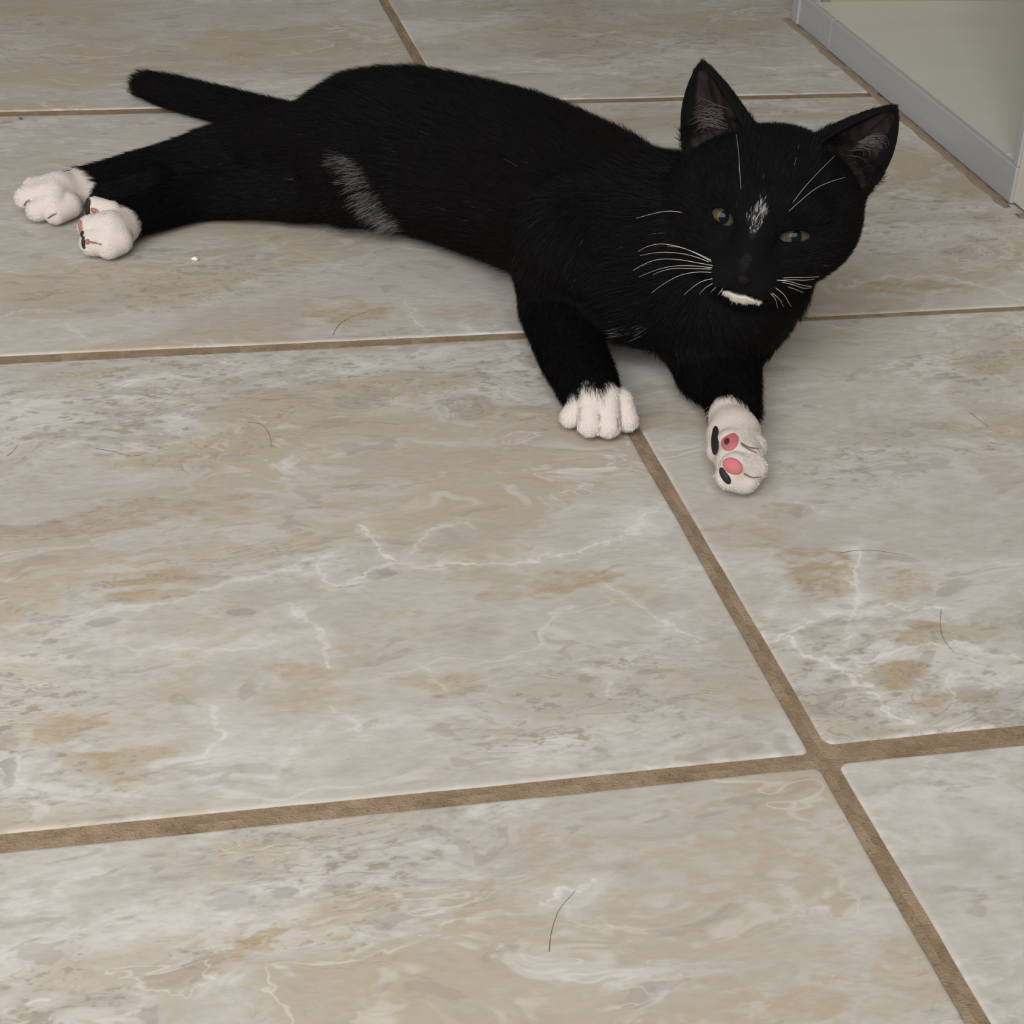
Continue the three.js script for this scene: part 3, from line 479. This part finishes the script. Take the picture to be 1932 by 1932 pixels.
// fur: short strands all over the coat, lying with the lie of the hair
const NOSE = h2w(0, -0.013, 0.034);
{
  const g = new THREE.BufferGeometry(), pos = [], idx = [], T = [0, 0.4, 0.75, 1], Wd = [0.5, 0.45, 0.28, 0];
  T.forEach((t, i) => { const z = 0.32 * t * t; if (i < 3) pos.push(-Wd[i], t, z, Wd[i], t, z); else pos.push(0, t, z); });
  idx.push(0, 1, 2, 1, 3, 2, 2, 3, 4, 3, 5, 4, 4, 5, 6);
  g.setAttribute('position', new THREE.Float32BufferAttribute(pos, 3)); g.setIndex(idx); g.computeVertexNormals();
  const p = bodyGeo.attributes.position, nn = bodyGeo.attributes.normal, ix = bodyGeo.index.array, cum = []; let tot = 0;
  const a = V3(), b = V3(), c = V3();
  for (let i = 0; i < ix.length; i += 3) {
    a.fromBufferAttribute(p, ix[i]); b.fromBufferAttribute(p, ix[i + 1]); c.fromBufferAttribute(p, ix[i + 2]);
    let w = b.clone().sub(a).cross(c.clone().sub(a)).length();
    const v = CAM.clone().sub(a).normalize(), n = V3().fromBufferAttribute(nn, ix[i]); if (n.dot(v) < -0.55 || a.y < 0.0015 || n.y < -0.8) w = 0;
    tot += w; cum.push(tot);
  }
  const N = 300000, M = [], C = []; const X = V3(), Y = V3(), Z = V3(), mt = new THREE.Matrix4(), col = new THREE.Color();
  for (let k = 0; k < N; k++) {
    const r = rnd() * tot; let lo = 0, hi = cum.length - 1; while (lo < hi) { const m = (lo + hi) >> 1; if (cum[m] < r) lo = m + 1; else hi = m; }
    let s = rnd(), t = rnd(); if (s + t > 1) { s = 1 - s; t = 1 - t; }
    const q = lo * 3, o = V3().fromBufferAttribute(p, ix[q]).multiplyScalar(1 - s - t).addScaledVector(a.fromBufferAttribute(p, ix[q + 1]), s).addScaledVector(b.fromBufferAttribute(p, ix[q + 2]), t);
    const n = V3().fromBufferAttribute(nn, ix[q]), co = coat(o.x, o.y, o.z); let f = co.f, len = co.best?.fl ?? 0.004;
    const hd = o.distanceTo(H.o); let ear = null;
    for (const e of EARS) if (Math.abs(earField(e, o.x, o.y, o.z)) < 0.0012 && o.clone().sub(e.base).dot(e.A) > e.L * 0.16) ear = e;
    if (ear) { f = ear.A.clone().addScaledVector(ear.D, -0.2); len = 0.0018; const tt = o.clone().sub(ear.base).dot(ear.A) / ear.L; if (n.dot(ear.D) > 0.1 && tt < 0.84) continue; }
    else if (co.best?.head && hd < 0.055) { f = o.clone().sub(NOSE); const dn = f.length(); len *= sm(0.0, 0.03, dn) * 0.8 + 0.25; if (dn < 0.004) continue; if (EYES.some(e => o.distanceTo(e.c.clone().addScaledVector(e.V, e.r)) < 0.0072 && eyeCut(e, o.x, o.y, o.z) < 0.0006)) continue; }
    if (crease(o.x, o.y, o.z) < 0.0005 || (co.w > 0.5 && onPad(o))) continue;
    f = f.clone(); f.addScaledVector(n, -f.dot(n)); if (f.lengthSq() < 1e-10) f.set(rnd() - .5, rnd() - .5, rnd() - .5); f.normalize();
    f.x += (rnd() - .5) * 0.5; f.y += (rnd() - .5) * 0.5; f.z += (rnd() - .5) * 0.5; f.addScaledVector(n, -f.dot(n)).normalize();
    const lift = co.w > 0.9 ? 0.2 + rnd() * 0.2 : 0.30 + rnd() * 0.35; Y.copy(n).multiplyScalar(lift).addScaledVector(f, 1 - lift * 0.4).normalize();
    if (o.y < 0.006 && Y.y < -0.1) Y.y = -0.1, Y.normalize();
    X.crossVectors(Y, n).normalize(); if (X.lengthSq() < 0.5) continue;
    X.applyAxisAngle(Y, (rnd() - .5) * 2.0); Z.copy(f).addScaledVector(n, -0.6).normalize();
    len *= 0.6 + rnd() * 0.7; const wd = 0.00013 + rnd() * 0.00010;
    const white = rnd() < co.w; const long = co.pale < 0.25 && co.w > 0 && white ? 1.3 : 1; len *= long;
    mt.makeBasis(X.clone().multiplyScalar(wd), Y.clone().multiplyScalar(len), Z.clone().multiplyScalar(len)).setPosition(o.addScaledVector(n, -0.0003));
    M.push(mt.clone());
    const v = 0.75 + rnd() * 0.5;
    const k = (0.92 + 0.08 * v) * co.pale * (co.pale < 1 ? v : 1);
    if (white) col.setRGB(0.82 * k, 0.76 * k, 0.725 * k); else if (rnd() < 0.0006) col.setRGB(0.12, 0.11, 0.105); else col.setRGB(0.0062 * v, 0.0056 * v, 0.0056 * v);
    C.push(col.clone());
  }
  const im = new THREE.InstancedMesh(g, new THREE.MeshPhysicalMaterial({ color: 0xffffff, roughness: 0.6, specularIntensity: 0.12, side: THREE.DoubleSide }), M.length);
  M.forEach((m, i) => { im.setMatrixAt(i, m); im.setColorAt(i, C[i]); });
  im.name = 'fur'; im.userData.kind = 'stuff'; shade(im); kitten.add(im);
}
// tapered hair along points
function hair(pts, r0, r1, seg = 14, rad = 5) {
  const cv = new THREE.CatmullRomCurve3(pts), pos = [], idx = []; let ref = V3(0.3, 1, 0.2).normalize();
  for (let i = 0; i <= seg; i++) { const t = i / seg, c = cv.getPoint(t), d = cv.getTangent(t), x = ref.clone().cross(d).normalize(), y = d.clone().cross(x), r = r0 + (r1 - r0) * t; for (let k = 0; k < rad; k++) { const a = k / rad * Math.PI * 2; pos.push(c.x + (x.x * Math.cos(a) + y.x * Math.sin(a)) * r, c.y + (x.y * Math.cos(a) + y.y * Math.sin(a)) * r, c.z + (x.z * Math.cos(a) + y.z * Math.sin(a)) * r); } }
  for (let i = 0; i < seg; i++) for (let k = 0; k < rad; k++) { const a = i * rad + k, b = i * rad + (k + 1) % rad; idx.push(a, a + rad, b, b, a + rad, b + rad); }
  const g = new THREE.BufferGeometry(); g.setAttribute('position', new THREE.Float32BufferAttribute(pos, 3)); g.setIndex(idx); g.computeVertexNormals(); return g;
}
const zp = (x, y) => [1180 + x / 3.45, 80 + y / 3.45];
// whiskers and brow hairs
{
  const wm = new THREE.MeshPhysicalMaterial({ color: new THREE.Color(0.50, 0.49, 0.47), roughness: 0.4, specularIntensity: 0.4 });
  const LW = [
    [[560, 1425], [430, 1360], [330, 1325], [220, 1312], [140, 1330], [80, 1362]], [[560, 1416], [450, 1366], [350, 1334], [270, 1325]], [[545, 1428], [420, 1385], [300, 1368], [190, 1370], [95, 1388]],
    [[575, 1450], [470, 1435], [330, 1412], [200, 1415], [110, 1450], [50, 1485]], [[575, 1465], [450, 1455], [330, 1455], [220, 1475], [90, 1525]], [[565, 1472], [430, 1472], [310, 1472], [230, 1490], [180, 1512]],
    [[565, 1495], [470, 1495], [360, 1515], [260, 1565], [170, 1630]], [[575, 1535], [500, 1555], [430, 1600], [380, 1645]], [[585, 1560], [530, 1590], [480, 1640]], [[600, 1580], [570, 1612], [550, 1630]], [[635, 1600], [610, 1635], [600, 1645]],
    [[380, 1110], [290, 1098], [200, 1110], [70, 1145]], [[300, 1270], [240, 1262], [190, 1268]]];
  const RW = [
    [[1020, 1535], [1100, 1530], [1180, 1530], [1260, 1525]], [[985, 1545], [1060, 1555], [1150, 1580], [1215, 1590]], [[1020, 1560], [1100, 1580], [1160, 1600], [1210, 1597]], [[1050, 1595], [1100, 1605], [1160, 1630]],
    [[975, 1590], [1030, 1640], [1060, 1690], [1080, 1720]], [[935, 1620], [975, 1670], [990, 1730]], [[950, 1625], [1000, 1670], [1030, 1720]], [[1000, 1550], [1080, 1545], [1170, 1548], [1230, 1540]]];
  const BW = [[[750, 960], [745, 850], [737, 720], [722, 600]], [[1085, 1050], [1160, 950], [1260, 840], [1360, 740]], [[1055, 1112], [1130, 1040], [1240, 950], [1340, 905], [1430, 878]], [[1100, 800], [1108, 770], [1115, 745]], [[1125, 685], [1129, 672], [1132, 660]]];
  const go = (list, back, r) => { for (const l of list) {
    const h = hit(...zp(...l[0])); if (!h) continue; const zr = h.p.clone().sub(H.o).dot(H.z);
    const pts = l.map((q, i) => { const t = i / (l.length - 1); return hp(...zp(...q), zr + 0.0012 * Math.min(1, t * 4) - back * t); }); pts[0].addScaledVector(h.n, -0.0008);
    mesh('whisker', hair(pts, r, r * 0.35), wm, kitten);
  } };
  go(LW, 0.006, 0.00015); go(RW, 0.006, 0.00014); go(BW, -0.006, 0.00010);
}
// pale hairs inside the ears
EARS.forEach((e, k) => {
  const gs = [];
  const put = (a, b, arch) => { const h0 = hit(...a), h1 = hit(...b); if (!h0 || !h1) return; const m = h0.p.clone().lerp(h1.p, 0.5).addScaledVector(e.D, 0.002).addScaledVector(e.A, arch); gs.push(hair([h0.p.addScaledVector(e.D, -0.0003), m, h1.p.addScaledVector(e.D, 0.0006)], 0.00011, 0.00005, 8, 4)); };
  for (let i = 0; i < 46; i++) { const t = Math.sqrt(rnd()), l = 0.45 + rnd() * 0.55; if (k === 0) { const x0 = 560 + rnd() * 110, y0 = 360 + t * 210; put(zp(x0, y0), zp(x0 - 190 * l, y0 - 20 + rnd() * 50), 0.0012 + rnd() * 0.0022); } else { const x0 = 1425 + t * 170, y0 = 700 - t * 110 + rnd() * 50; put(zp(x0, y0), zp(x0 + 150 * l, y0 + 10 + rnd() * 50), 0.001 + rnd() * 0.0028); } }
  const m = mesh('ear_hair', mergeGeometries(gs), new THREE.MeshPhysicalMaterial({ color: new THREE.Color(0.12, 0.105, 0.105), roughness: 0.6, specularIntensity: 0.2 }), kitten); m.userData.kind = 'stuff';
});
// eyes
function cap(R, ax, ay, seg = 28) { // spherical cap about +Z with half angles ax, ay
  const pos = [0, 0, R], nor = [0, 0, 1], idx = [], rings = 6;
  for (let r = 1; r <= rings; r++) for (let i = 0; i < seg; i++) { const a = i / seg * Math.PI * 2, th = r / rings / Math.sqrt((Math.cos(a) / ax) ** 2 + (Math.sin(a) / ay) ** 2), x = Math.sin(th) * Math.cos(a), y = Math.sin(th) * Math.sin(a), z = Math.cos(th); pos.push(x * R, y * R, z * R); nor.push(x, y, z); }
  for (let i = 0; i < seg; i++) { const j = (i + 1) % seg; idx.push(0, 1 + i, 1 + j); for (let r = 0; r < rings - 1; r++) { const a = 1 + r * seg + i, b = 1 + r * seg + j; idx.push(a, a + seg, b, b, a + seg, b + seg); } }
  const g = new THREE.BufferGeometry(); g.setAttribute('position', new THREE.Float32BufferAttribute(pos, 3)); g.setAttribute('normal', new THREE.Float32BufferAttribute(nor, 3)); g.setIndex(idx); return g;
}
{
  const wet = { roughness: 0.1, clearcoat: 0, specularIntensity: 0.22 };
  const white = new THREE.MeshPhysicalMaterial({ color: new THREE.Color(0.12, 0.09, 0.085), ...wet }), iris = new THREE.MeshPhysicalMaterial({ color: new THREE.Color(0.078, 0.066, 0.030), ...wet }), ring = new THREE.MeshPhysicalMaterial({ color: new THREE.Color(0.05, 0.04, 0.02), ...wet }), pup = new THREE.MeshPhysicalMaterial({ color: new THREE.Color(0.006, 0.008, 0.011), ...wet });
  EYES.forEach((e, k) => {
    const ball = mesh('eye', new THREE.SphereGeometry(e.r, 40, 28), white, kitten); ball.userData.label = 'half closed amber green eye with dark pupil';
    ball.position.copy(e.c); const [gu, gv] = k ? [1503, 447] : [1366, 410];
    const g = rayDir(gu, gv), oc = CAM.clone().sub(e.c), bb = oc.dot(g), tt = -bb - Math.sqrt(Math.max(0, bb * bb - oc.lengthSq() + e.r * e.r)), look = CAM.clone().addScaledVector(g, tt).sub(e.c).normalize();
    const yy = H.y.clone().addScaledVector(look, -H.y.dot(look)).normalize(), xx = yy.clone().cross(look); ball.quaternion.setFromRotationMatrix(new THREE.Matrix4().makeBasis(xx, yy, look));
    mesh('iris_rim', cap(e.r * 1.004, 0.56, 0.56), ring, ball); mesh('iris', cap(e.r * 1.008, 0.52, 0.52), iris, ball); mesh('pupil', cap(e.r * 1.013, 0.25, 0.33), pup, ball);
  });
}
// nose leather
{
  const g = new THREE.SphereGeometry(1, 28, 20), p = g.attributes.position;
  for (let i = 0; i < p.count; i++) { const y = p.getY(i), x = p.getX(i); p.setXYZ(i, x * 0.0046 * (0.72 + 0.34 * y), y * 0.0030 - Math.abs(x) * 0.0006, p.getZ(i) * 0.0030); }
  g.computeVertexNormals(); const h = hit(1402, 528), m = mesh('nose', g, new THREE.MeshPhysicalMaterial({ color: new THREE.Color(0.007, 0.006, 0.006), roughness: 0.6, specularIntensity: 0.15 }), kitten);
  m.position.copy(h.p).addScaledVector(H.z, -0.0008); m.quaternion.setFromRotationMatrix(new THREE.Matrix4().makeBasis(H.x, H.y, H.z)); m.userData.label = 'small black nose';
}
// paw pads and claws
{
  const mats = { black: new THREE.MeshPhysicalMaterial({ color: new THREE.Color(0.022, 0.019, 0.018), roughness: 0.55, specularIntensity: 0.4 }), pink: new THREE.MeshPhysicalMaterial({ color: new THREE.Color(0.50, 0.150, 0.160), roughness: 0.5, specularIntensity: 0.4 }), flesh: new THREE.MeshPhysicalMaterial({ color: new THREE.Color(0.36, 0.16, 0.13), roughness: 0.55, specularIntensity: 0.4 }), spot: new THREE.MeshPhysicalMaterial({ color: new THREE.Color(0.06, 0.02, 0.025), roughness: 0.5 }) };
  const sph = new THREE.SphereGeometry(1, 24, 16);
  for (const p of PADS) {
    const m = mesh(p.kind === 'spot' ? 'pad_spot' : 'toe_pad', sph, mats[p.kind], kitten), th = p.kind === 'spot' ? 0.0012 : 0.0014; m.userData.label = p.label;
    m.position.copy(p.p).addScaledVector(p.n, p.kind === 'spot' ? 0.0002 : -0.0005); m.quaternion.setFromRotationMatrix(new THREE.Matrix4().makeBasis(p.X, p.Y, p.n)); m.scale.set(p.rx, p.ry, th);
  }
  const cl = new THREE.MeshPhysicalMaterial({ color: new THREE.Color(0.16, 0.10, 0.075), roughness: 0.5 });
  for (const l of [[[1397, 838], [1412, 846], [1429, 848]], [[1398, 841], [1412, 850], [1425, 856]], [[1402, 892], [1416, 900], [1433, 899]], [[48, 387], [52, 382], [58, 379]], [[170, 456], [180, 458], [192, 461]], [[92, 411], [99, 406], [106, 403]]]) {
    const pts = l.map(q => { const h = hit(...q); return h && h.p.addScaledVector(h.n, 0.0009); }); if (pts.every(Boolean)) mesh('claw', hair(pts, 0.00030, 0.00016, 8, 6), cl, kitten).userData.label = 'thin brown claw';
  }
}
// ---------------------------------------------------------------- small litter on the tiles
{
  const dark = new THREE.MeshStandardMaterial({ color: new THREE.Color(0.12, 0.095, 0.075), roughness: 0.6 }), pale = new THREE.MeshStandardMaterial({ color: new THREE.Color(0.8, 0.8, 0.78), roughness: 0.7 });
  const H_ = [
    [[[1036, 1795], [1040, 1760], [1056, 1715], [1086, 1680]], 'thin dark curved hair lying on the tile below the long grout joint', dark], [[[180, 846], [215, 852], [245, 860], [270, 858]], 'fine dark hair on the beige tile in front of the hind paws', dark],
    [[[1776, 1150], [1774, 1175], [1780, 1205], [1800, 1232]], 'dark upright curved hair across the white veins of the tile', dark], [[[468, 796], [492, 800], [508, 820], [512, 842]], 'small hooked hair on the tile between hind paws and grout crossing', dark],
    [[[628, 632], [640, 612], [662, 598], [692, 588]], 'curved hair on the tile just behind the grout beside the foreleg', dark], [[[1585, 1043], [1620, 1038], [1655, 1039], [1712, 1048]], 'straight dark hair above the white vein on the tile beside the overturned paw', dark],
    [[[1830, 778], [1845, 790], [1866, 806]], 'short slanted hair on the tile beyond the overturned paw', dark], [[[14, 860], [26, 850], [34, 838]], 'tiny dark hair at the edge of the beige tile', dark], [[[366, 648], [371, 653], [376, 658]], 'short white thread lying across the grout joint', pale]];
  for (const [l, label, m] of H_) { const c = at(...l[1], 0.0003), g = hair(l.map(([u, v]) => at(u, v, 0.0002)), 0.00010, 0.00005, 14, 5); g.translate(-c.x, 0, -c.z); const o = mesh(m === pale ? 'thread' : 'stray_hair', g, m); o.position.set(c.x, 0, c.z); tag(o, label, m === pale ? 'thread' : 'hair', m === pale ? {} : { group: 'stray hairs on the tiles' }); }
  const bit = (name, u, v, r, col, label, cat) => { const g = new THREE.IcosahedronGeometry(r, 2), p = g.attributes.position; for (let i = 0; i < p.count; i++) { const k = 1 + 0.35 * noise2(p.getX(i) / r * 1.7 + u, p.getY(i) / r * 1.7 + p.getZ(i) / r); p.setXYZ(i, p.getX(i) * k, p.getY(i) * k * 0.7 + r * 0.6, p.getZ(i) * k); } g.computeVertexNormals(); g.computeBoundingBox(); g.translate(0, -g.boundingBox.min.y, 0); const o = mesh(name, g, new THREE.MeshStandardMaterial({ color: new THREE.Color(...col), roughness: 0.8 })); o.position.copy(at(u, v, 0)); tag(o, label, cat); };
  bit('crumb', 367, 492, 0.0015, [0.85, 0.82, 0.74], 'tiny white crumb on the tile behind the hind paws', 'crumb');
  bit('crumb', 39, 226, 0.0011, [0.10, 0.13, 0.15], 'tiny dark blue-grey speck on the tile by the back grout joint', 'crumb');
  bit('crumb', 1919, 385, 0.0016, [0.13, 0.05, 0.025], 'dark brown crumb at the foot of the white cabinet corner', 'crumb');
}
renderer.render(scene, camera);
